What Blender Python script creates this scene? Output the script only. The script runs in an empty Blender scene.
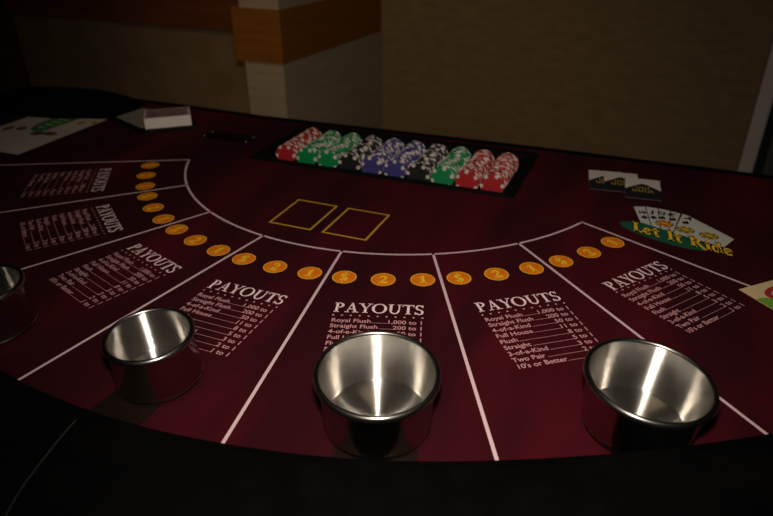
import bpy, bmesh, math, random
from mathutils import Vector, Matrix
random.seed(7)
C = bpy.context.scene
T = 0.76                      # height of the felt above the floor
R = math.radians

# ------------------------------------------------------------------ camera
cam_d = bpy.data.cameras.new('camera'); cam = bpy.data.objects.new('camera', cam_d)
C.collection.objects.link(cam); C.camera = cam
cr = Vector((0.924751, 0.38055, -0.004266)); cu = Vector((-0.181771, 0.451503, 0.873558)); cw = Vector((-0.334359, 0.807048, -0.486701))
M3 = Matrix((cr, cu, -cw)).transposed()
cam.matrix_world = Matrix.Translation((0.43894, -1.14345, T + 0.445)) @ M3.to_4x4()
cam_d.sensor_width = 36.0; cam_d.lens = 646.87 / 773 * 36.0
cam_d.clip_start = 0.02; cam_d.clip_end = 50
cam_d.dof.use_dof = True; cam_d.dof.focus_distance = 0.74; cam_d.dof.aperture_fstop = 5.6

# ------------------------------------------------------------------ light
w = bpy.data.worlds.new('world'); C.world = w; w.use_nodes = True
w.node_tree.nodes['Background'].inputs[0].default_value = (1.0, 0.8, 0.6, 1)
w.node_tree.nodes['Background'].inputs[1].default_value = 0.0
def area(name, loc, target, size, power, col, shape='DISK'):
    l = bpy.data.lights.new(name, 'AREA'); l.shape = shape; l.size = size; l.energy = power; l.color = col
    o = bpy.data.objects.new(name, l); C.collection.objects.link(o)
    o.location = loc; o.rotation_euler = (Vector(target) - Vector(loc)).to_track_quat('-Z', 'Y').to_euler()
    return o
# the flash of the camera, just above the lens
flash = bpy.data.lights.new('camera_flash', 'SPOT'); flash.energy = 29.0; flash.color = (1.0, 0.90, 0.80)
flash.spot_size = R(95); flash.spot_blend = 1.0; flash.shadow_soft_size = 0.022
fo = bpy.data.objects.new('camera_flash', flash); C.collection.objects.link(fo)
fo.location = Vector((0.43894, -1.14345, T + 0.445)) + cu * 0.10 - cw * 0.01
fo.rotation_euler = (cw + cr * 0.05 - cu * 0.02).to_track_quat('-Z', 'Y').to_euler()
# the room's dim warm ceiling lamps
area('ceiling_lamp_table', (0.3, -0.3, 2.75), (0.3, -0.3, 0), 0.5, 0.35, (1.0, 0.72, 0.45))
# added unseen warm spot: lights column front and wall, leaves the column's side dark
dl = bpy.data.lights.new('added_wall_wash', 'SPOT'); dl.energy = 24; dl.color = (1.0, 0.66, 0.36); dl.spot_size = R(52); dl.spot_blend = 1.0; dl.shadow_soft_size = 0.05
do = bpy.data.objects.new('added_wall_wash', dl); C.collection.objects.link(do); do.location = (-0.80, -0.75, 2.6)
do.rotation_euler = (Vector((-0.70, 1.0, 0.72)) - Vector(do.location)).to_track_quat('-Z', 'Y').to_euler()
C.view_settings.view_transform = 'Standard'; C.view_settings.look = 'None'
C.view_settings.exposure = 0.0; C.view_settings.gamma = 1.0; C.view_settings.use_curve_mapping = False

# ------------------------------------------------------------------ materials
def mat(name, col, rough=0.6, metal=0.0, spec=0.5, **kw):
    m = bpy.data.materials.new(name); m.use_nodes = True
    b = m.node_tree.nodes['Principled BSDF']
    b.inputs['Base Color'].default_value = (*col, 1); b.inputs['Roughness'].default_value = rough
    b.inputs['Metallic'].default_value = metal; b.inputs['Specular IOR Level'].default_value = spec
    for k, v in kw.items(): b.inputs[k.replace('_', ' ')].default_value = v
    return m
def noise_mat(name, c1, c2, scale, rough=0.8, stretch=(1, 1, 1), lo=0.35, hi=0.65, detail=4, bump=0.0, bscale=300, spec=0.3, rot=0.0):
    m = mat(name, c1, rough, 0, spec); nt = m.node_tree; N = nt.nodes; L = nt.links
    b = N['Principled BSDF']
    tc = N.new('ShaderNodeTexCoord'); mp = N.new('ShaderNodeMapping'); mp.inputs['Scale'].default_value = stretch; mp.inputs['Rotation'].default_value = (0, 0, rot)
    nz = N.new('ShaderNodeTexNoise'); nz.inputs['Scale'].default_value = scale; nz.inputs['Detail'].default_value = detail
    rp = N.new('ShaderNodeValToRGB'); rp.color_ramp.elements[0].position = lo; rp.color_ramp.elements[1].position = hi
    rp.color_ramp.elements[0].color = (*c1, 1); rp.color_ramp.elements[1].color = (*c2, 1)
    L.new(tc.outputs['Object'], mp.inputs[0]); L.new(mp.outputs[0], nz.inputs['Vector']); L.new(nz.outputs['Fac'], rp.inputs[0]); L.new(rp.outputs[0], b.inputs['Base Color'])
    if bump:
        n2 = N.new('ShaderNodeTexNoise'); n2.inputs['Scale'].default_value = bscale; n2.inputs['Detail'].default_value = 3
        bp = N.new('ShaderNodeBump'); bp.inputs['Strength'].default_value = bump; bp.inputs['Distance'].default_value = 0.001
        L.new(tc.outputs['Object'], n2.inputs['Vector']); L.new(n2.outputs['Fac'], bp.inputs['Height']); L.new(bp.outputs[0], b.inputs['Normal'])
    return m
M = {}
M['felt'] = noise_mat('maroon_felt', (0.028, 0.0020, 0.0046), (0.088, 0.0030, 0.0065), 3.2, 0.95, (3.0, 0.8, 1), 0.42, 0.86, 3, 0.25, 900, 0.1, R(20))
M['print'] = mat('pale_print', (0.86, 0.63, 0.62), 0.9, spec=0.1)
M['print_small'] = mat('pale_small_print', (0.58, 0.28, 0.29), 0.9, spec=0.1)
M['line'] = mat('pale_line', (0.66, 0.46, 0.47), 0.9, spec=0.1)
M['gold_line'] = mat('gold_line', (0.60, 0.34, 0.03), 0.9, spec=0.1)
M['orange'] = noise_mat('orange_print', (0.70, 0.150, 0.006), (0.78, 0.21, 0.008), 60, 0.9, spec=0.1)
M['yellow'] = mat('yellow_print', (0.88, 0.50, 0.02), 0.9, spec=0.1)
M['green_print'] = mat('green_print', (0.01, 0.085, 0.045), 0.9, spec=0.1)
M['white_print'] = mat('white_print', (0.50, 0.48, 0.42), 0.9, spec=0.1)
M['ink'] = mat('black_ink', (0.012, 0.012, 0.012), 0.9, spec=0.1)
M['olive_print'] = mat('olive_print', (0.24, 0.17, 0.03), 0.9, spec=0.1)
M['rust_print'] = mat('rust_print', (0.45, 0.13, 0.02), 0.9, spec=0.1)
M['vinyl'] = noise_mat('black_vinyl', (0.0016, 0.0015, 0.0015), (0.0028, 0.0025, 0.0022), 30, 0.7, bump=0.2, bscale=500, spec=0.03)
M['piping'] = mat('seam_thread', (0.012, 0.011, 0.010), 0.8)
M['dark_wood'] = noise_mat('dark_apron', (0.012, 0.005, 0.003), (0.02, 0.008, 0.004), 6, 0.6, (1, 1, 8))
M['black_plastic'] = mat('black_plastic', (0.0035, 0.0035, 0.0035), 0.55, spec=0.08)
M['steel_out'] = mat('polished_steel', (0.50, 0.47, 0.44), 0.16, 1.0)
M['plate'] = mat('dark_bracket', (0.010, 0.005, 0.0035), 0.6, 0.0, 0.06)
def brushed(name, wall):
    """spun steel: turned grooves tip the surface up and down but not sideways"""
    m = mat(name, STEEL, ROUGH, 1.0); nt = m.node_tree; N = nt.nodes; L = nt.links; b = N['Principled BSDF']
    b.inputs['Anisotropic'].default_value = ANI; b.inputs['Anisotropic Rotation'].default_value = 0.25
    tg = N.new('ShaderNodeTangent'); tg.direction_type = 'RADIAL'; tg.axis = 'Z'; L.new(tg.outputs[0], b.inputs['Tangent'])
    if not wall: return m
    tc = N.new('ShaderNodeTexCoord'); sp = N.new('ShaderNodeSeparateXYZ'); L.new(tc.outputs['Object'], sp.inputs[0])
    def groove(freq, amp):
        mu = N.new('ShaderNodeMath'); mu.operation = 'MULTIPLY'; mu.inputs[1].default_value = freq; L.new(sp.outputs[2], mu.inputs[0])
        nz = N.new('ShaderNodeTexNoise'); nz.noise_dimensions = '1D'; nz.inputs['Scale'].default_value = 1.0; nz.inputs['Detail'].default_value = 1; L.new(mu.outputs[0], nz.inputs['W'])
        mr = N.new('ShaderNodeMapRange'); mr.inputs['From Min'].default_value = 0.25; mr.inputs['From Max'].default_value = 0.75; mr.inputs['To Min'].default_value = -amp; mr.inputs['To Max'].default_value = amp; L.new(nz.outputs['Fac'], mr.inputs[0]); return mr.outputs[0]
    ad = N.new('ShaderNodeMath'); ad.operation = 'ADD'; L.new(groove(30000, AMP), ad.inputs[0]); L.new(groove(1500, AMP * .25), ad.inputs[1])
    cb = N.new('ShaderNodeCombineXYZ'); L.new(ad.outputs[0], cb.inputs[2])
    ge = N.new('ShaderNodeNewGeometry'); va = N.new('ShaderNodeVectorMath'); va.operation = 'ADD'; L.new(ge.outputs['Normal'], va.inputs[0]); L.new(cb.outputs[0], va.inputs[1])
    vn = N.new('ShaderNodeVectorMath'); vn.operation = 'NORMALIZE'; L.new(va.outputs[0], vn.inputs[0]); L.new(vn.outputs[0], b.inputs['Normal'])
    return m
STEEL, ROUGH, ANI, AMP = (0.62, 0.595, 0.55), 0.25, 1.0, 0.85
M['steel_in'] = brushed('brushed_steel', True); M['steel_floor_spun'] = brushed('spun_floor_steel', False); M['steel_lip'] = mat('satin_lip_steel', (0.36, 0.335, 0.305), 0.26, 1.0); 
M['chip_red'] = mat('red_clay', (0.30, 0.008, 0.010), 0.5); M['chip_green'] = mat('green_clay', (0.0, 0.17, 0.045), 0.5)
M['chip_black'] = mat('black_clay', (0.007, 0.007, 0.008), 0.5); M['chip_blue'] = mat('blue_violet_clay', (0.036, 0.030, 0.135), 0.5)
M['chip_white'] = mat('white_clay', (0.48, 0.42, 0.36), 0.5)
M['paper'] = mat('white_paper', (0.55, 0.46, 0.38), 0.7); M['cream'] = mat('cream_print', (0.70, 0.52, 0.27), 0.8)
M['leaf'] = noise_mat('green_ink', (0.03, 0.16, 0.03), (0.06, 0.24, 0.05), 60, 0.7); M['bright_green'] = mat('bright_green_ink', (0.16, 0.36, 0.03), 0.8)
M['red_ink'] = mat('red_ink', (0.40, 0.02, 0.02), 0.8); M['brown_ink'] = mat('brown_ink', (0.13, 0.045, 0.02), 0.8)
M['card_white'] = mat('card_stock', (0.62, 0.54, 0.47), 0.6); M['card_back'] = noise_mat('maroon_card_back', (0.14, 0.04, 0.045), (0.45, 0.30, 0.28), 420, 0.5, lo=0.48, hi=0.56)
M['edge_grey'] = mat('card_edge_grey', (0.05, 0.032, 0.036), 0.9, spec=0.1)
M['grey_plate'] = mat('pale_grey_plastic', (0.24, 0.22, 0.19), 0.45)
M['screw'] = mat('screw_steel', (0.16, 0.15, 0.14), 0.5, 1.0)
M['beige'] = noise_mat('beige_wallcovering', (0.21, 0.138, 0.070), (0.25, 0.165, 0.086), 9, 0.85, (1, 1, 1), bump=0.3, bscale=250, spec=0.2)
M['tan'] = noise_mat('tan_fabric_wall', (0.17, 0.110, 0.052), (0.205, 0.134, 0.065), 14, 0.9, (1, 1, 3), bump=0.5, bscale=350, spec=0.1)
M['stone'] = noise_mat('pale_column_plaster', (0.30, 0.228, 0.150), (0.34, 0.26, 0.172), 5, 0.8, (1, 1, 12), bump=0.2, bscale=200, spec=0.2)
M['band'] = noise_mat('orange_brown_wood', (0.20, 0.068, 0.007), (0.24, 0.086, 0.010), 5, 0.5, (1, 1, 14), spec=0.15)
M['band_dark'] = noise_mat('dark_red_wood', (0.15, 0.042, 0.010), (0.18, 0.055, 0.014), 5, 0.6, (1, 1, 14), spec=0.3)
M['wood_dark'] = noise_mat('dark_door_wood', (0.05, 0.010, 0.006), (0.07, 0.014, 0.008), 4, 0.6, (1, 1, 8))
M['frame_grey'] = mat('grey_door_frame', (0.50, 0.42, 0.36), 0.5, 0.0)
M['dark_gap'] = mat('dark_gap', (0.004, 0.004, 0.004), 0.9); M['door_dark'] = mat('dark_olive_door', (0.055, 0.055, 0.038), 0.6)
M['carpet'] = noise_mat('dark_carpet', (0.01, 0.007, 0.005), (0.03, 0.015, 0.01), 30, 1.0); M['ceil'] = mat('ceiling_paint', (0.05, 0.045, 0.04), 0.9)
M['dim_wall'] = mat('dim_wall_paint', (0.05, 0.035, 0.025), 0.9)

# ------------------------------------------------------------------ helpers
def link(name, me, mats, parent=None):
    o = bpy.data.objects.new(name, me); C.collection.objects.link(o)
    for m in (mats if isinstance(mats, (list, tuple)) else [mats]):
        me.materials.append(M[m])
    if parent: o.parent = parent
    return o
def obj(name, bm, mats, parent=None, smooth=False, loc=None):
    me = bpy.data.meshes.new(name); bm.normal_update(); bm.to_mesh(me); bm.free()
    if smooth:
        for p in me.polygons: p.use_smooth = True
        if smooth != 'all': me.set_sharp_from_angle(angle=R(35))
    o = link(name, me, mats, parent)
    if loc: o.location = loc
    return o
def empty(name, loc, rz=0.0):
    o = bpy.data.objects.new(name, None); C.collection.objects.link(o); o.location = loc; o.rotation_euler = (0, 0, rz); o.empty_display_size = 0.05
    return o
def tag(o, label=None, cat=None, group=None, kind=None):
    if label: o['label'] = label
    if cat: o['category'] = cat
    if group: o['group'] = group
    if kind: o['kind'] = kind
    return o
def box(bm, a, b, mi=0, bev=0.0):
    vs = [bm.verts.new((x, y, z)) for x in (a[0], b[0]) for y in (a[1], b[1]) for z in (a[2], b[2])]
    fs = [bm.faces.new([vs[i] for i in f]) for f in ((0, 1, 3, 2), (4, 6, 7, 5), (0, 4, 5, 1), (2, 3, 7, 6), (0, 2, 6, 4), (1, 5, 7, 3))]
    for f in fs: f.material_index = mi
    if bev:
        es = {e for f in fs for e in f.edges}
        bmesh.ops.bevel(bm, geom=list(es), offset=bev, segments=2, affect='EDGES', profile=0.5)
def prism(bm, pts, z0, z1, mi=0, bev=0.0):
    a = sum(pts[i][0] * pts[(i + 1) % len(pts)][1] - pts[(i + 1) % len(pts)][0] * pts[i][1] for i in range(len(pts)))
    if a < 0: pts = pts[::-1]
    lo = [bm.verts.new((p[0], p[1], z0)) for p in pts]; hi = [bm.verts.new((p[0], p[1], z1)) for p in pts]; n = len(pts)
    fs = [bm.faces.new(hi), bm.faces.new(lo[::-1])] + [bm.faces.new((lo[i], lo[(i + 1) % n], hi[(i + 1) % n], hi[i])) for i in range(n)]
    for f in fs: f.material_index = mi
    if bev: bmesh.ops.bevel(bm, geom=list(fs[0].edges), offset=bev, segments=2, affect='EDGES', profile=0.5)
def lathe(bm, prof, seg=64, mis=None, closed=False):
    rings = []
    for r, z in prof:
        rings.append([bm.verts.new((r * math.cos(2 * math.pi * k / seg), r * math.sin(2 * math.pi * k / seg), z)) for k in range(seg)] if r > 1e-6 else [bm.verts.new((0, 0, z))])
    for i in range(len(prof) - 1):
        A, B = rings[i], rings[i + 1]
        for k in range(seg):
            k2 = (k + 1) % seg
            if len(A) == 1: f = bm.faces.new((A[0], B[k2], B[k]))
            elif len(B) == 1: f = bm.faces.new((A[k], A[k2], B[0]))
            else: f = bm.faces.new((A[k], A[k2], B[k2], B[k]))
            if mis: f.material_index = mis[i]
def rect2(bm, x0, y0, x1, y1, tf, z=0.0, mi=0):
    quad(bm, [(x0, y0), (x1, y0), (x1, y1), (x0, y1)], tf, z, mi)
def quad(bm, pts, tf, z=0.0, mi=0):
    q = [tf(p) for p in pts]
    a = sum(q[i][0] * q[(i + 1) % len(q)][1] - q[(i + 1) % len(q)][0] * q[i][1] for i in range(len(q)))
    if a < 0: q = q[::-1]
    f = bm.faces.new([bm.verts.new((p[0], p[1], z)) for p in q]); f.material_index = mi
def arcstrip(bm, cx, cy, rx, ry, a0, a1, tw, tn, tf, z=0.0, mi=0, n=14):
    """curved stroke: thickness tw where it runs vertically, tn where it runs horizontally"""
    for i in range(n):
        qs = []
        for a in (a0 + (a1 - a0) * i / n, a0 + (a1 - a0) * (i + 1) / n):
            ca, sa = math.cos(R(a)), math.sin(R(a)); t = tn + (tw - tn) * ca * ca
            qs.append(((cx + rx * ca, cy + ry * sa), (cx + (rx - t) * ca, cy + (ry - t) * sa)))
        quad(bm, [qs[0][0], qs[1][0], qs[1][1], qs[0][1]], tf, z, mi)
def disc2(bm, cx, cy, rx, ry, tf, z=0.0, mi=0, n=40):
    quad(bm, [(cx + rx * math.cos(2 * math.pi * k / n), cy + ry * math.sin(2 * math.pi * k / n)) for k in range(n)], tf, z, mi)
# serif capitals drawn stroke by stroke, cap height 1: q = polygon, a = curved stroke
def stem(x0, x1, y0=0.0, y1=1.0, s=0.09, top=True, bot=True):
    o = [('q', [(x0, y0), (x1, y0), (x1, y1), (x0, y1)])]
    if bot: o.append(('q', [(x0 - s, y0), (x1 + s, y0), (x1 + s, y0 + .05), (x0 - s, y0 + .05)]))
    if top: o.append(('q', [(x0 - s, y1 - .05), (x1 + s, y1 - .05), (x1 + s, y1), (x0 - s, y1)]))
    return o
GL = {
 'P': (0.70, stem(.13, .28) + [('a', .28, .73, .36, .27, -90, 90, .15, .06), ('q', [(.2, .94), (.3, .94), (.3, 1), (.2, 1)]), ('q', [(.2, .46), (.3, .46), (.3, .52), (.2, .52)])]),
 'A': (0.86, [('q', [(.12, 0), (.19, 0), (.47, 1), (.40, 1)]), ('q', [(.60, 0), (.77, 0), (.50, 1.03), (.38, 1.03)]), ('q', [(.22, .32), (.66, .32), (.66, .38), (.24, .38)]), ('q', [(.02, 0), (.29, 0), (.29, .05), (.02, .05)]), ('q', [(.50, 0), (.88, 0), (.88, .05), (.50, .05)])]),
 'Y': (0.80, [('q', [(.06, 1), (.23, 1), (.50, .46), (.37, .44)]), ('q', [(.70, 1), (.77, 1), (.50, .42), (.44, .46)])] + stem(.36, .51, 0, .5, top=False) + [('q', [(-.02, .95), (.32, .95), (.32, 1), (-.02, 1)]), ('q', [(.58, .95), (.86, .95), (.86, 1), (.58, 1)])]),
 'O': (1.00, [('a', .50, .5, .48, .52, 0, 360, .17, .06)]),
 'U': (0.90, stem(.14, .29, .35, 1, bot=False) + stem(.70, .77, .35, 1, bot=False) + [('a', .455, .37, .315, .39, 180, 360, .12, .08)]),
 'T': (0.78, stem(.32, .47, top=False) + [('q', [(.03, .93), (.76, .93), (.76, 1), (.03, 1)]), ('q', [(.03, .78), (.07, .78), (.10, 1), (.03, 1)]), ('q', [(.72, .78), (.76, .78), (.76, 1), (.69, 1)])]),
 'S': (0.62, [('a', .30, .74, .24, .28, 30, 270, .12, .07), ('a', .30, .26, .26, .28, -150, 90, .13, .07), ('q', [(.18, .55), (.26, .62), (.46, .45), (.38, .40)]), ('q', [(.48, .76), (.54, .76), (.54, 1), (.50, 1)]), ('q', [(.03, 0), (.07, 0), (.10, .24), (.03, .24)])]),
 'L': (0.66, stem(.12, .30) + [('q', [(.12, 0), (.66, 0), (.66, .10), (.12, .10)]), ('q', [(.60, 0), (.66, 0), (.70, .28), (.64, .28)])]),
 'I': (0.42, stem(.12, .30)),
 'R': (0.90, stem(.12, .30) + [('a', .30, .73, .40, .27, -90, 90, .16, .07), ('q', [(.2, .91), (.32, .91), (.32, 1), (.2, 1)]), ('q', [(.2, .48), (.32, .48), (.32, .57), (.2, .57)]), ('q', [(.36, .48), (.54, .50), (.96, -.10), (.76, -.10)])]),
 'e': (0.56, [('a', .28, .31, .26, .33, 0, 320, .14, .08), ('q', [(.08, .30), (.53, .34), (.53, .41), (.08, .37)])]),
 't': (0.44, [('q', [(.14, .08), (.30, .08), (.30, .86), (.14, .78)]), ('q', [(.02, .56), (.44, .56), (.44, .64), (.02, .64)]), ('a', .30, .14, .16, .15, 180, 330, .15, .09)]),
 'i': (0.36, stem(.10, .26, 0, .62, .06) + [('q', [(.08, .74), (.20, .68), (.30, .80), (.18, .88)])]),
 'd': (0.66, [('a', .26, .31, .25, .33, 0, 360, .15, .08)] + stem(.40, .56, 0, 1.0, .05)),
 ' ': (0.44, []),
 '1': (0.6, stem(.24, .40, 0, 1, .12, top=False) + [('q', [(.08, .74), (.24, .86), (.24, 1), (.10, .86)])]),
 '2': (0.66, [('a', .32, .70, .26, .30, -25, 175, .16, .09), ('q', [(.40, .60), (.56, .58), (.26, .12), (.06, .08)]), ('q', [(.06, 0), (.60, 0), (.64, .24), (.54, .16), (.06, .14)])]),
 '$': (0.66, [('a', .32, .72, .24, .26, 20, 270, .13, .09), ('a', .32, .28, .26, .28, -160, 90, .14, .09), ('q', [(.29, -.14), (.35, -.14), (.35, 1.14), (.29, 1.14)])]),
}
def serif(bm, text, x, y, h, tf, z, mi=0, width=None, track=0.04, sx=1.0, bold=0.0, arch=0.0):
    tot = sum(GL[c][0] + track for c in text) - track
    if width: sx = width / (tot * h)
    cx = 0.0
    for c in text:
        yo = arch * (1 - (2 * cx / tot - 1) ** 2)
        f = lambda p, cx=cx, yo=yo: tf((x + (cx + p[0]) * h * sx, y + p[1] * h + yo))
        for k in GL[c][1]:
            if k[0] == 'q':
                pts = k[1]
                if bold:
                    mx = sum(p[0] for p in pts) / len(pts); my = sum(p[1] for p in pts) / len(pts)
                    pts = [(p[0] + bold * (1 if p[0] > mx else -1), p[1] + bold * (1 if p[1] > my else -1)) for p in pts]
                quad(bm, pts, f, z, mi)
            else: arcstrip(bm, k[1], k[2], k[3] + bold, k[4] + bold, k[5], k[6], k[7] + 2 * bold, k[8] + 2 * bold, f, z, mi)
        cx += GL[c][0] + track
def text_polys(s, size, align='LEFT', bold=0.0):
    cu_ = bpy.data.curves.new('t', 'FONT'); cu_.body = s; cu_.size = size; cu_.align_x = align; cu_.offset = bold; cu_.resolution_u = 3
    o = bpy.data.objects.new('t', cu_); C.collection.objects.link(o)
    me = bpy.data.meshes.new_from_object(o.evaluated_get(bpy.context.evaluated_depsgraph_get()))
    v = [tuple(p.co[:2]) for p in me.vertices]; f = [tuple(p.vertices) for p in me.polygons]
    bpy.data.objects.remove(o); bpy.data.curves.remove(cu_); bpy.data.meshes.remove(me)
    return v, f
def put_text(bm, s, x, y, size, tf, z, mi=0, align='LEFT', bold=0.0, rot=0.0):
    v, f = text_polys(s, size, align, bold)
    c_, s_ = math.cos(rot), math.sin(rot)
    vs = [bm.verts.new((*tf((x + a * c_ - b * s_, y + a * s_ + b * c_)), z)) for a, b in v]
    for q in f:
        try: bm.faces.new([vs[i] for i in q]).material_index = mi
        except ValueError: pass
    return max(a for a, b in v) - min(a for a, b in v)
def rot2(cx, cy, deg):
    c_, s_ = math.cos(R(deg)), math.sin(R(deg))
    return lambda p: (cx + p[0] * c_ - p[1] * s_, cy + p[0] * s_ + p[1] * c_)
ident = lambda p: p
def spline(pts, n=8):
    out = []
    P = [pts[0]] + list(pts) + [pts[-1]]
    for i in range(1, len(P) - 2):
        for k in range(n):
            t = k / n; a, b, c, d = P[i - 1], P[i], P[i + 1], P[i + 2]
            out.append(tuple(0.5 * ((2 * b[j]) + (-a[j] + c[j]) * t + (2 * a[j] - 5 * b[j] + 4 * c[j] - d[j]) * t * t + (-a[j] + 3 * b[j] - 3 * c[j] + d[j]) * t ** 3) for j in range(len(b))))
    out.append(tuple(pts[-1])); return out

# ------------------------------------------------------------------ the room
def struct(name, bm, mats, **k): return tag(obj(name, bm, mats, **k), kind='structure')
XL, XR, YF, YB, ZC = -2.62, 2.8, -4.2, 1.36, 2.8
bm = bmesh.new(); box(bm, (XL - .1, YF - .1, -0.05), (XR + .1, 2.2, 0)); struct('floor', bm, 'carpet')
bm = bmesh.new(); box(bm, (XL - .1, YF - .1, ZC), (XR + .1, 2.2, ZC + .05)); struct('ceiling', bm, 'ceil')
bm = bmesh.new(); box(bm, (-.62, YB, 0), (.764, YB + .1, ZC)); struct('wall_back', bm, 'tan')
bm = bmesh.new(); box(bm, (XL, 1.143, 0), (-.82, 1.25, ZC)); struct('wall_back_left', bm, 'beige')
bm = bmesh.new(); box(bm, (XL - .1, YF, 0), (XL, 1.143, ZC)); struct('wall_left', bm, 'dim_wall')
bm = bmesh.new(); box(bm, (XR, YF, 0), (XR + .1, 2.2, ZC)); struct('wall_right', bm, 'dim_wall')
bm = bmesh.new(); box(bm, (XL, YF - .1, 0), (XR, YF, ZC)); struct('wall_front', bm, 'dim_wall')
# chair rail on the left stretch of wall
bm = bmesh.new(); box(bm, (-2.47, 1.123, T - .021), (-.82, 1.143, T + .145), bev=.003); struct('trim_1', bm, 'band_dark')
# column with its wooden band
foot = [(-.828, .70), (-.683, .70), (-.620, 1.36), (-.828, 1.36)]
bm = bmesh.new(); prism(bm, foot, 0, ZC); struct('wall_column', bm, 'stone')
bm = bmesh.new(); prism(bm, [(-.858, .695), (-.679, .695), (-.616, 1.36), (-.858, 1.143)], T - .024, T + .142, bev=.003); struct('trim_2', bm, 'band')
bm = bmesh.new(); prism(bm, [(-.852, .745), (-.829, .745), (-.829, 1.143), (-.852, 1.143)], T - .115, T - .024); struct('band_shadow_block', bm, 'band_dark')  # dark block standing in for the shadow under the band's left end
# dark wooden side of the room at the left edge
bm = bmesh.new(); box(bm, (XL, 1.02, 0), (-2.395, 1.143, ZC)); box(bm, (-2.60, .99, .1), (-2.42, 1.02, 2.1), bev=.006)
struct('trim_4', bm, 'wood_dark')
# door frame and door right of the tan wall
bm = bmesh.new(); box(bm, (.764, 1.30, 0), (.812, 1.46, 2.15), bev=.006); box(bm, (.776, 1.292, 0), (.790, 1.30, 2.15)); struct('trim_5', bm, 'frame_grey')
bm = bmesh.new(); box(bm, (.764, 1.30, 2.15), (1.75, 1.46, 2.2)); box(bm, (1.70, 1.30, 0), (1.75, 1.46, 2.15)); struct('trim_6', bm, 'frame_grey')
bm = bmesh.new(); box(bm, (.855, 1.39, .01), (1.70, 1.43, 2.14), bev=.004); d1 = struct('door_1', bm, 'door_dark')
bm = bmesh.new(); lathe(bm, [(0, 0), (.011, 0), (.011, .03), (.026, .045), (.026, .06), (0, .068)], 24)
bmesh.ops.rotate(bm, verts=bm.verts, matrix=Matrix.Rotation(R(90), 3, 'X')); kn = obj('door_knob', bm, 'screw', d1, 'all', loc=(1.62, 1.39, 1.0))
bm = bmesh.new(); box(bm, (.70, 1.46, 0), (1.76, 1.56, ZC)); struct('wall_behind_door', bm, 'dark_gap')
bm = bmesh.new(); box(bm, (.764, YB, 2.2), (1.75, YB + .1, ZC)); box(bm, (1.75, YB, 0), (XR, YB + .1, ZC)); struct('wall_back_right', bm, 'tan')

# ------------------------------------------------------------------ the table
tbl = tag(empty('card_table', (0, 0, 0)), 'half-round casino card table in dark red felt with black padded armrest', 'table')
inner = [(0, -.817), (.15, -.803), (.296, -.764), (.453, -.692), (.589, -.610), (.72, -.517), (.83, -.41), (.905, -.28), (.935, -.14), (.945, -.02)]
inner = [(-x, y) for x, y in inner[:0:-1]] + inner
inner = spline(inner, 6)
YE = .121                                     # dealer's edge
# felt with an opening for the chip rack
RK = (-.270, -.137, .254, .094)
EDGE = [(.30, YE), (.08, YE - .005), (-.15, YE - .013), (-.40, YE - .021), (-.60, YE - .014), (-.973, YE - .014)]
bm = bmesh.new()
out = [(x * 1.03, y * 1.03 - .0) for x, y in inner] + [(.973, YE)] + EDGE
vo = [bm.verts.new((x, y, T)) for x, y in out]
hx0, hy0, hx1, hy1 = RK[0] + .006, RK[1] + .006, RK[2] - .006, RK[3] - .006
vi = [bm.verts.new((x, y, T)) for x, y in ((hx0, hy0), (hx1, hy0), (hx1, hy1), (hx0, hy1))]
eds = [bm.edges.new((vo[i], vo[(i + 1) % len(vo)])) for i in range(len(vo))] + [bm.edges.new((vi[i], vi[(i + 1) % 4])) for i in range(4)]
bmesh.ops.triangle_fill(bm, use_beauty=True, edges=eds)
for f in bm.faces:
    f.normal_update()
    if f.normal.z < 0: f.normal_flip()
g = bmesh.ops.extrude_face_region(bm, geom=list(bm.faces))
bmesh.ops.translate(bm, verts=[v for v in g['geom'] if isinstance(v, bmesh.types.BMVert)], vec=(0, 0, -.012))
bmesh.ops.recalc_face_normals(bm, faces=bm.faces)
felt = obj('felt_top', bm, 'felt', tbl)
# printing on the felt
Z1, Z2, Z3, Z4 = T + .0002, T + .0004, T + .0006, T + .0008
DA = 18.17526; A0 = -90 - 3.5 * DA; R1 = .41648; R2 = .48608
bm = bmesh.new()
lw = .0019
def pol(r, a): return (r * math.cos(R(a)), r * math.sin(R(a)))
n = 120
for i in range(n):
    a, b = A0 + 7 * DA * i / n, A0 + 7 * DA * (i + 1) / n
    quad(bm, [pol(R1 - lw, a), pol(R1 + lw, a), pol(R1 + lw, b), pol(R1 - lw, b)], ident, Z1)
ends = [.93, .93, .88, .84, .83, .84, .87, .93]
for k in range(8):
    a = A0 + k * DA; tf = rot2(0, 0, a); rect2(bm, R1 - lw, -lw, ends[k], lw, tf, Z1)
obj('layout_lines', bm, 'line', felt)
rows = [('Royal Flush', '1,000 to 1'), ('Straight Flush', '200 to 1'), ('4-of-a-Kind', '50 to 1'), ('Full House', '11 to 1'), ('Flush', '8 to 1'), ('Straight', '5 to 1'), ('3-of-a-Kind', '3 to 1'), ('Two Pair', '2 to 1'), ("10's or Better", '1 to 1')]
lst = None; ttl = None; names = ('$', '2', '1'); spot_me = {}
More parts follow.
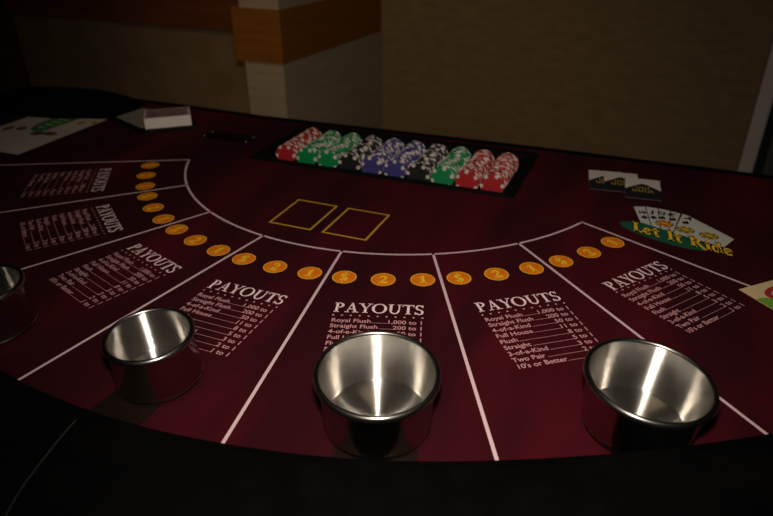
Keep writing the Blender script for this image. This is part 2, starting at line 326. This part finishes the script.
for k in range(7):
    am = A0 + (k + .5) * DA
    tf0 = ident
    # local frame: x along the reading direction, y towards the dealer, origin at the arc's centre
    if ttl is None:
        bm = bmesh.new(); serif(bm, 'PAYOUTS', -.0560, -.5665, .0205, ident, 0, width=.1125, track=.01, bold=.008)
        ttl = obj('payout_title', bm, 'print', felt)
        bm = bmesh.new()
        for j in range(11): disc2(bm, -.0545 + .0109 * j, -.5735, .0014, .0014, ident, 0, n=10)
        for j, (l, r_) in enumerate(rows):
            y = -.5878 - .01155 * j
            wl = put_text(bm, l, -.0555, y, .0106, ident, 0, bold=.00014); wr = put_text(bm, r_, .0560, y, .0106, ident, 0, align='RIGHT', bold=.00014)
            rect2(bm, -.0555 + wl + .002, y, .0560 - wr - .002, y + .0005, ident, 0)
        lst = obj('payout_list', bm, 'print_small', felt); o1, o2 = ttl, lst
    else:
        o1, o2 = ttl.copy(), lst.copy(); C.collection.objects.link(o1); C.collection.objects.link(o2); o1.parent = o2.parent = felt
    dx, dr = {0: (.001, .007), 1: (.002, 0), 6: (.004, .009)}.get(k, (0, 0)); sv = Vector((math.cos(R(am)) * dr - math.sin(R(am)) * dx, math.sin(R(am)) * dr + math.cos(R(am)) * dx))
    for o in (o1, o2): o.location = (sv.x, sv.y, Z1) if not (k == 6 and o is o2) else (sv.x * .75, sv.y * .75, Z1); o.rotation_euler = (0, 0, R(am + 90))
    for j in range(3):
        a = am + (j - 1) * 6.201; nm = names[j]
        if nm not in spot_me:
            bm = bmesh.new(); disc2(bm, 0, 0, .0165, .0165, ident, 0, 1); disc2(bm, 0, 0, .0152, .0152, ident, .0001, 0)
            wd = GL[nm][0]; serif(bm, nm, -wd * .0185 * .5, -.0092, .0185, ident, .0002, 1, bold=.04)
            o = obj('betting_spot', bm, ['orange', 'yellow'], felt); spot_me[nm] = o
        else:
            o = spot_me[nm].copy(); C.collection.objects.link(o); o.parent = felt
        p = pol(R2, a); o.location = (p[0], p[1], Z1); o.rotation_euler = (0, 0, R(a + 90))
        o['label'] = 'orange betting circle with yellow ' + {'$': 'dollar sign', '2': 'number 2', '1': 'number 1'}[nm]
for x0 in (-.0825, .0105):
    bm = bmesh.new(); x1 = x0 + .0745; y0, y1, t = -.3685, -.2725, .0032
    for q in ((x0, y0, x1, y0 + t), (x0, y1 - t, x1, y1), (x0, y0 + t, x0 + t, y1 - t), (x1 - t, y0 + t, x1, y1 - t)): rect2(bm, *q, ident, Z1)
    obj('community_card_box', bm, 'gold_line', felt)
# the game's logo printed on the felt
bm = bmesh.new()
tfo = rot2(.493, -.186, -20); disc2(bm, 0, 0, .068, .023, tfo, Z1, 0)
obj('logo_oval', bm, 'green_print', felt)
bm = bmesh.new()
TL = [(.4437, -.0944), (.4615, -.0873), (.4810, -.0871), (.5004, -.0905)]
BL = [(.458, -.152), (.474, -.158), (.488, -.164), (.500, -.168), (.506, -.172)]
sh = [(.4437, -.0944), (.4640, -.0862), (.4832, -.0866), (.5020, -.090)]
quads = [[TL[i], (TL[i + 1] if i < 3 else (.5180, -.0960)), BL[i + 1], BL[i]] for i in range(4)] + [[(.5160, -.0950), (.5262, -.0984), (.5899, -.1606), (.5751, -.1939), (.506, -.172)]]
for i, q_ in enumerate(quads):
    quad(bm, q_, ident, Z2, 0)
    if i: # dark outline down the left side of each card
        a, b = q_[0], q_[-1]; quad(bm, [(a[0] - .0009, a[1]), (a[0] + .0006, a[1]), (b[0] + .0006, b[1]), (b[0] - .0009, b[1])], ident, Z3, 1)
for i, (s_, ang) in enumerate((('10', 12), ('J', 2), ('Q', -10), ('K', -22), ('A', -24))):
    bx = [(.4573, -.1115), (.4735, -.1055), (.4871, -.1035), (.5021, -.1045), (.5279, -.1095)][i]; sx_ = [(.4625, -.1300), (.4758, -.1257), (.4890, -.1215), (.5045, -.1215), (.5235, -.1270)][i]
    ca_, sa_ = math.cos(R(ang)), math.sin(R(ang))
    put_text(bm, s_, bx[0] + .0055 * sa_, bx[1] - .0055 * ca_, .0150 if i else .0125, ident, Z3, 1, align='CENTER', bold=.0010, rot=R(ang))
    tf = rot2(sx_[0], sx_[1], ang)
    quad(bm, [(0, .007), (.0055, -.001), (-.0055, -.001)], tf, Z3, 1); disc2(bm, -.0027, -.002, .0030, .0030, tf, Z3, 1, 12); disc2(bm, .0027, -.002, .0030, .0030, tf, Z3, 1, 12); quad(bm, [(0, -.001), (.002, -.0070), (-.002, -.0070)], tf, Z3, 1)
obj('logo_card_fan', bm, ['white_print', 'ink'], felt)
bm = bmesh.new()
for x, y, m_ in ((.4925, -.1435, 1), (.5225, -.155, 2), (.5555, -.163, 3)):
    disc2(bm, x, y, .0135, .0120, ident, Z3, 0); disc2(bm, x, y, .0120, .0105, ident, Z4 - .0001, m_)
    for j in range(6): tf = rot2(x, y, 60 * j + 15); rect2(bm, .0085, -.0016, .0118, .0016, tf, Z4, 4)
    tf = rot2(x, y, -15); rect2(bm, -.005, -.0008, .005, .0024, tf, Z4, 4)
obj('logo_chips', bm, ['ink', 'rust_print', 'olive_print', 'olive_print', 'yellow'], felt)
bm = bmesh.new(); rb = rot2(.4490, -.1850, -13.5); tf = lambda p: rb((p[0] - .36 * p[1], p[1]))
serif(bm, 'Let It Ride', 0, -.002, .0310, tf, Z4 + .0002, 1, width=.142, track=.035, bold=.060)
serif(bm, 'Let It Ride', 0, -.002, .0310, tf, Z4 + .0004, 0, width=.142, track=.035, bold=.018)
obj('logo_lettering', bm, ['yellow', 'ink'], felt)
# padded armrest swept around the players' side, its ends curled in at the dealer's corners
prof = [(-.002, -.014), (-.003, .004), (-.001, .015), (.007, .0245), (.024, .031), (.055, .0345), (.09, .033), (.125, .026), (.147, .008), (.152, -.02), (.15, -.07), (.13, -.085), (.05, -.085), (.0, -.06)]
path = list(inner)
for s in (1,): pass
def offs(path):
    res = []
    for i in range(len(path)):
        a = Vector(path[max(i - 1, 0)]); b = Vector(path[min(i + 1, len(path) - 1)]); d = (b - a).normalized(); res.append(Vector((d.y, -d.x)))
    return res
nr = offs(path)
bm = bmesh.new(); rings = []
for p, nn in zip(path, nr): rings.append([bm.verts.new((p[0] + nn.x * o_, p[1] + nn.y * o_, T + z)) for o_, z in prof])
for a, b in zip(rings, rings[1:]):
    for i in range(len(prof)): bm.faces.new((a[i], b[i], b[(i + 1) % len(prof)], a[(i + 1) % len(prof)]))
for e in (rings[0][::-1], rings[-1]): bm.faces.new(e)
rail = obj('armrest', bm, 'vinyl', tbl, 'all')
for s in (-1, 1):
    cl = spline([(s * 1.018, -.10, .075, .0345), (s * 1.010, -.06, .080, .036), (s * .975, -.020, .086, .039), (s * .90, .000, .092, .040), (s * .83, .012, .090, .039), (s * .782, .022, .080, .034), (s * .742, .028, .074, .021), (s * .712, .032, .066, .004)], 5)
    bm = bmesh.new(); rings = []
    for i, (x, y, hw, hz) in enumerate(cl):
        a = Vector(cl[max(i - 1, 0)][:2]); b = Vector(cl[min(i + 1, len(cl) - 1)][:2]); d = (b - a).normalized(); nn = Vector((d.y, -d.x))
        rings.append([bm.verts.new((x + nn.x * hw * t, y + nn.y * hw * t, T + (hz * zz if zz > 0 else .02 * zz))) for t, zz in ((-1, -1), (-1, .25), (-.85, .62), (-.5, .92), (0, 1), (.5, .92), (.85, .62), (1, .25), (1, -1))])
    for a, b in zip(rings, rings[1:]):
        for i in range(8): bm.faces.new((a[i], a[i + 1], b[i + 1], b[i]))
        bm.faces.new((a[8], a[0], b[0], b[8]))
    bm.faces.new(rings[0]); bm.faces.new(rings[-1])
    bmesh.ops.recalc_face_normals(bm, faces=bm.faces); obj('armrest_end', bm, 'vinyl', tbl, 'all')
# stitched seam across the armrest
sp = spline([(-.0005, -.8265, .0240), (.010, -.8480, .0325), (.018, -.8750, .0352), (.030, -.920, .0343), (.038, -.950, .0265)], 6)
bm = bmesh.new(); prev = None
for i, p in enumerate(sp):
    a = Vector(sp[max(i - 1, 0)]); b = Vector(sp[min(i + 1, len(sp) - 1)]); d = (b - a).normalized(); sd = d.cross(Vector((0, 0, 1))).normalized() * .0007; up = Vector((0, 0, .0008)); q = Vector((p[0], p[1], T + p[2]))
    r_ = [bm.verts.new(q + v) for v in (sd, up, -sd, -up)]
    if prev:
        for j in range(4): bm.faces.new((prev[j], prev[(j + 1) % 4], r_[(j + 1) % 4], r_[j]))
    prev = r_
obj('armrest_seam', bm, 'piping', tbl)
# dealer's edge trim, apron and legs
bm = bmesh.new(); ee = [(.99, YE)] + EDGE[:-1] + [(-.99, YE - .014)]; prism(bm, ee + [(x, y + .017) for x, y in ee[::-1]], T - .05, T + .0015); obj('edge_trim', bm, 'vinyl', tbl)
bm = bmesh.new(); prism(bm, [(x * .98, y * .98) for x, y in inner[::3]] + [(.90, YE - .01), (-.90, YE - .01)], T - .14, T - .080); obj('apron', bm, 'dark_wood', tbl)
for x, y in ((-.62, -.02), (.62, -.02), (-.38, -.52), (.38, -.52)):
    bm = bmesh.new(); lathe(bm, [(0, 0), (.035, 0), (.035, .02), (.028, .05), (.032, .45), (.045, T - .14), (0, T - .14)], 20); obj('leg', bm, 'dark_wood', tbl, True, loc=(x, y, 0))

# ------------------------------------------------------------------ chip rack
rk = tag(empty('chip_rack', (0, -.01, T)), 'black ten-tube chip tray sunk into the felt at the dealer edge', 'chip tray')
PITCH = .0457; CR_ = .0213; CZ = .0062
bm = bmesh.new(); x0, y0, x1, y1 = RK; y0 += .01; y1 += .01
fw = .014
for q in ((x0, y0, x1, y0 + .012), (x0, y1 - fw, x1, y1), (x0, y0 + .012, x0 + fw, y1 - fw), (x1 - fw, y0 + .012, x1, y1 - fw)): box(bm, (q[0], q[1], .0003), (q[2], q[3], .0035))
obj('rim', bm, 'black_plastic', rk)
bm = bmesh.new()
xa, xb, ya, yb = x0 + .006, x1 - .006, y0 + .006, y1 - .006
sec_ = [(xa, .0)]
for i in range(10):
    c_ = (i - 4.5) * PITCH + .0040
    for k in range(9):
        a = math.pi + math.pi * k / 8; sec_.append((c_ + (CR_ + .0009) * math.cos(a), CZ + .0002 + (CR_ + .0009) * math.sin(a)) if 0 < k < 8 else (c_ + (CR_ + .0009) * math.cos(a), CZ - .004))
sec_.append((xb, .0))
for (p, q) in zip(sec_, sec_[1:]):
    bm.faces.new([bm.verts.new(v) for v in ((p[0], ya, p[1]), (q[0], ya, q[1]), (q[0], yb, q[1]), (p[0], yb, p[1]))])
box(bm, (xa, ya, -.030), (xb, ya + .002, .0003)); box(bm, (xa, yb - .002, -.030), (xb, yb, .0003)); box(bm, (xa, ya, -.032), (xb, yb, -.030))
bmesh.ops.remove_doubles(bm, verts=bm.verts, dist=1e-5)
obj('tube_tray', bm, 'black_plastic', rk)

def chip_mesh(col):
    bm = bmesh.new(); seg = 36; th = .0037
    radii = [0, .0085, .0128, .0160, .0210, .0213]
    def is_white(k, ring, face):
        g_ = k % 6
        if ring == 'edge': return g_ in (0, 1)
        if ring == 3: return g_ in (0, 1)
        if ring == 2: return False
        return False
    for side in (0, 1):
        z = 0 if side == 0 else th; rr = []
        for r_ in radii[:-1]:
            rr.append([bm.verts.new((0, 0, z))] if r_ == 0 else [bm.verts.new((r_ * math.cos(2 * math.pi * k / seg), r_ * math.sin(2 * math.pi * k / seg), z)) for k in range(seg)])
        for i in range(len(rr) - 1):
            for k in range(seg):
                k2 = (k + 1) % seg
                vs = (rr[i][0], rr[i + 1][k], rr[i + 1][k2]) if i == 0 else (rr[i][k], rr[i + 1][k], rr[i + 1][k2], rr[i][k2])
                f = bm.faces.new(vs if side else vs[::-1]); f.material_index = 1 if is_white(k, i, 0) else 0
        if side == 0: lo = rr[-1]
        else: hi = rr[-1]
    mid0 = [bm.verts.new((.0213 * math.cos(2 * math.pi * k / seg), .0195 * math.sin(2 * math.pi * k / seg), .0003)) for k in range(seg)]
    mid1 = [bm.verts.new((.0213 * math.cos(2 * math.pi * k / seg), .0195 * math.sin(2 * math.pi * k / seg), th - .0003)) for k in range(seg)]
    for A, B in ((lo, mid0), (mid0, mid1), (mid1, hi)):
        for k in range(seg):
            k2 = (k + 1) % seg; f = bm.faces.new((A[k], A[k2], B[k2], B[k])); f.material_index = 1 if is_white(k, 'edge', 0) else 0
    me = bpy.data.meshes.new('poker_chip'); bm.to_mesh(me); bm.free()
    for m_ in ('chip_' + col, 'chip_white'): me.materials.append(M[m_])
    return me
CH = {c: chip_mesh(c) for c in ('red', 'green', 'black', 'blue')}
order = ['red', 'green', 'green', 'black', 'blue', 'blue', 'black', 'green', 'red', 'red']
where = ['leftmost tube of the rack', 'second tube from the left end', 'third tube from the left end', 'fourth tube, between green and blue', 'left one of the two blue tubes', 'right one of the two blue tubes', 'black tube right of the blue ones', 'green tube right of the centre', 'red tube second from the right end', 'rightmost tube of the rack']
for i, col in enumerate(order):
    cn = {'blue': 'blue-violet'}.get(col, col); x = (i - 4.5) * PITCH + .0040; y = -.1095
    for k in range(30):
        o = bpy.data.objects.new('poker_chip', CH[col]); C.collection.objects.link(o)
        y += .00395 if k else 0
        o.matrix_world = Matrix.Translation((x + random.uniform(-.0003, .0003), y + .0037, T + CZ)) @ Matrix.Rotation(R(90), 4, 'X') @ Matrix.Rotation(random.uniform(0, 6.28), 4, 'Z')
        tag(o, ('front %s chip of the %s' if k == 0 else '%s chip behind the front one, %s') % (cn, where[i]), 'poker chip', ('front chips of the rack' if k == 0 else 'chips in the ' + where[i]))

# ------------------------------------------------------------------ cup holders
def cup(loc, Rr, H, Rb, tilt, label, out_ang, pw, plen):
    t = math.hypot(*tilt); lift = .0018 + Rb * math.sin(R(t)) 
    # the tilt is given along the camera's horizontal axes; turn it into the table's
    tx, ty = math.sin(R(tilt[0])), math.sin(R(tilt[1]))
    n_ = Vector((.9239 * tx - .3827 * ty, .3827 * tx + .9239 * ty, 0)); n_.z = math.sqrt(1 - n_.x ** 2 - n_.y ** 2)
    root = tag(empty('cup_holder', (loc[0], loc[1], T)), label, 'cup holder', 'steel cup holders along the armrest')
    Rt = Rr - .0042; h = H - lift
    bowl = [(0, 0, 0), (Rb - .006, 0, 0), (Rb - .002, .0003, 0), (Rb - .0002, .0010, 0), (Rb - .0001, .0020, 0), (Rb - .0008, .0024, 0), (Rb, .006, 0), (Rt, h - .0085, 0), (Rt + .0006, h - .0072, 3), (Rr - .0018, h - .0072, 3), (Rr - .0006, h - .0062, 3), (Rr, h - .0044, 3), (Rr - .0002, h - .0026, 3), (Rr - .0010, h - .0010, 3), (Rr - .0024, h, 3), (Rr - .0038, h - .0002, 3), (Rt - .0010, h - .0012, 3), (Rt - .0014, h - .003, 3), (Rt - .0015, h - .006, 1), (Rb - .0014, .007, 1), (Rb - .0020, .0036, 1), (Rb - .0034, .0022, 2), (Rb - .0115, .0020, 2), (Rb - .0122, .0014, 2), (.0005, .0014, 2), (0, .0014, 2)]
    bm = bmesh.new(); lathe(bm, [p[:2] for p in bowl], 96, [p[2] for p in bowl[1:]])
    b = obj('bowl', bm, ['steel_out', 'steel_in', 'steel_floor_spun', 'steel_lip'], root, 'all')
    b.location = n_ * lift
    b.rotation_euler = Vector((0, 0, 1)).rotation_difference(n_).to_euler()
    bm = bmesh.new(); tf = rot2(0, 0, out_ang)
    pts = [tf(p) for p in ((-.01, -pw * .42), (plen, -pw / 2), (plen, pw / 2), (-.01, pw * .42))]
    prism(bm, pts, .0006, .0016); obj('mounting_plate', bm, 'plate', root)
    return root
cup((-.2306, -.7360), .0465, .0618, .0450, (-1.5, -2.0), 'small steel cup holder at the left end of the row, cut by the frame', -107, .060, .070)
cup((.0112, -.7375), .0457, .0618, .0445, (-1.4, -3.4), 'small steel cup holder leaning outward with its mounting plate showing', -92.5, .062, .085)
cup((.2500, -.7116), .0588, .0680, .0520, (.2, -4.4), 'large steel cup holder in the middle hiding a payout list', -70.5, .082, .072)
cup((.4795, -.6260), .0592, .0640, .0500, (3.2, -2.6), 'large steel cup holder at the right end of the row', -52.5, .078, .066)

# ------------------------------------------------------------------ things lying on the table
# card tray with its deck
tr = tag(empty('card_tray', (-.64, 0, T)), 'low black tray with a pale grey plate, under the stacked deck', 'card tray')
P = [(-.700, -.040), (-.578, -.088), (-.560, -.092), (-.478, -.018), (-.540, .040), (-.690, .052)]
P = [(x + .64, y) for x, y in P]
bm = bmesh.new(); prism(bm, P, .0003, .007, bev=.0012); obj('base', bm, 'black_plastic', tr)
bm = bmesh.new(); prism(bm, [(x + .64, y) for x, y in [(-.690, -.035), (-.582, -.078), (-.560, .035), (-.680, .042)]], .007, .0085); obj('plate', bm, 'grey_plate', tr)
bm = bmesh.new()
for k in range(28):
    ox, oy = random.uniform(-.0004, .0004), random.uniform(-.0004, .0004); z = k * .0008
    box(bm, (-.0485 + ox, -.034 + oy, z), (.0485 + ox, .034 + oy, z + .00078))
box(bm, (-.0485, -.034, .0224), (.0485, .034, .0228)); box(bm, (-.0445, -.030, .0228), (.0445, .030, .0230), 1)
dk = obj('card_deck', bm, ['card_white', 'card_back'], loc=(-.5475, -.0275, T + .0085)); dk.rotation_euler = (0, 0, R(39.5))
tag(dk, 'squared stack of playing cards, maroon speckled back up, on the black tray', 'deck of cards')
# bill slot
sl = tag(empty('bill_slot', (-.3785, -.0435, T)), 'small black metal bill slot plate with corner screws set in felt', 'bill slot')
bm = bmesh.new(); box(bm, (-.059, -.0215, .0003), (.059, .0215, .0028), bev=.001); box(bm, (-.038, -.004, .0026), (.038, .004, .0044)); obj('plate', bm, 'black_plastic', sl)
for x, y in ((-.052, -.0145), (-.052, .0145), (.052, -.0145), (.052, .0145)):
    bm = bmesh.new(); lathe(bm, [(.0032, 0), (.0028, .0010), (0, .0015)], 12); obj('screw', bm, 'screw', sl, True, loc=(x, y, .0028))
# placard cards
def placard(corner, rz, z, label):
    root = tag(empty('printed_card', (corner[0], corner[1], T + z), R(rz)), label, 'card', 'printed cards at the dealer edge')
    W_, H_ = .0585, .0925
    bm = bmesh.new(); box(bm, (0, -H_, 0), (W_, 0, .0006))
    for f in bm.faces:
        f.normal_update()
        if abs(f.normal.z) < .5: f.material_index = 1
    obj('card_stock', bm, ['card_white', 'edge_grey'], root)
    bm = bmesh.new(); zz = .0008
    quad(bm, [(0, -H_ + .0020), (W_, -H_ + .0020), (W_, -.050), (W_ * .62, -.0285), (W_ * .50, -.0235), (W_ * .38, -.0285), (0, -.052)], ident, zz)
    rect2(bm, 0, -H_, W_, -H_ + .0020, ident, zz, 1)
    obj('printed_panel', bm, ['ink', 'edge_grey'], root)
    bm = bmesh.new()
    for r_, (n_, y, w_) in enumerate(((5, -.049, .024), (7, -.063, .036))):
        for j in range(n_):
            x = W_ / 2 - w_ / 2 + w_ * (j + .5) / n_; h_ = .011 if r_ else .010
            rect2(bm, x - w_ / n_ * .42, y, x - w_ / n_ * .02, y + h_, ident, zz + .0002); rect2(bm, x - w_ / n_ * .38, y + h_ * (.1 + .5 * (j % 2)), x + w_ / n_ * .36, y + h_ * (.38 + .5 * (j % 2)), ident, zz + .0002)
    obj('gold_lettering', bm, 'olive_print' if False else 'yellow_dim', root)
    return root
M['yellow_dim'] = mat('dull_gold_print', (0.40, 0.26, 0.02), 0.8)
placard((.3545, .0455), 8, .0004, 'white and black printed card, leftmost of three, mostly covered by its neighbour')
placard((.3815, .0460), 7, .0014, 'white and black printed card lying between two others of its kind')
placard((.4205, .0270), 4.5, .0024, 'white and black printed card with whole gold mark, top of the three')
# flyer at the left
fl = tag(empty('flyer', (-.8075, -.173, T + .0004), R(-1)), 'pale paper flyer with a green panel beside the left armrest end', 'paper')
fl.rotation_euler = (0, 0, R(1.0))
bm = bmesh.new(); quad(bm, [(-.092, -.118), (.0965, -.118), (.0955, .131), (-.092, .118)], ident, .0006); quad(bm, [(-.092, -.118), (.0965, -.118), (.0955, .131), (-.092, .118)], ident, 0); obj('sheet', bm, 'paper', fl)
bm = bmesh.new(); quad(bm, [(-.012, .012), (.026, -.004), (.034, .125), (-.030, .118), (-.030, .05)], ident, .0008); obj('green_panel', bm, 'leaf', fl)
for (x, y, rx, ry, m_) in ((-0.062, 0, 0.0091, 0.0154, 'brown_ink'), (-0.034, 0.01, 0.013, 0.0112, 'brown_ink'), (0.026, -0.006, 0.0156, 0.0112, 'brown_ink'), (0.052, 0.004, 0.0208, 0.0112, 'brown_ink'), (.060, .090, .007, .014, 'olive_print'), (.086, .100, .006, .009, 'olive_print')):
    bm = bmesh.new(); disc2(bm, x, y, rx, ry, ident, .0010, 0, 18); obj('printed_mark', bm, m_, fl)
bm = bmesh.new()
for y in (.03, .05, .07, .09): rect2(bm, -.008, y, .012 + .1 * (y - .03), y + .005, ident, .0010)
obj('pale_lines', bm, 'white_print', fl)
# flyer at the right
fr = tag(empty('flyer', (.588, -.3138, T + .0004), 0), 'cream and green printed sheet with red badge at the right frame edge', 'paper')
q2 = lambda p: ((p[0] + p[1]) * .7071 + (p[0] - p[1]) * .01, (p[0] - p[1]) * .7071)   # p = (up-right edge, down-right edge)
bm = bmesh.new(); quad(bm, [(0, 0), (.20, 0), (.20, .14), (0, .14)], q2, .0006); quad(bm, [(0, 0), (.20, 0), (.20, .14), (0, .14)], q2, 0); obj('sheet', bm, 'cream', fr)
bm = bmesh.new(); quad(bm, [(0, .026), (.012, .027), (.028, .038), (.20, .034), (.20, .14), (0, .14)], q2, .0008); obj('green_panel', bm, 'bright_green', fr)
bm = bmesh.new(); disc2(bm, .045, .028, .027, .016, q2, .0010, 0, 30); disc2(bm, .045, .028, .018, .009, q2, .0011, 1, 30); disc2(bm, .045, .028, .015, .0065, q2, .0012, 0, 30); obj('red_badge', bm, ['red_ink', 'white_print'], fr)
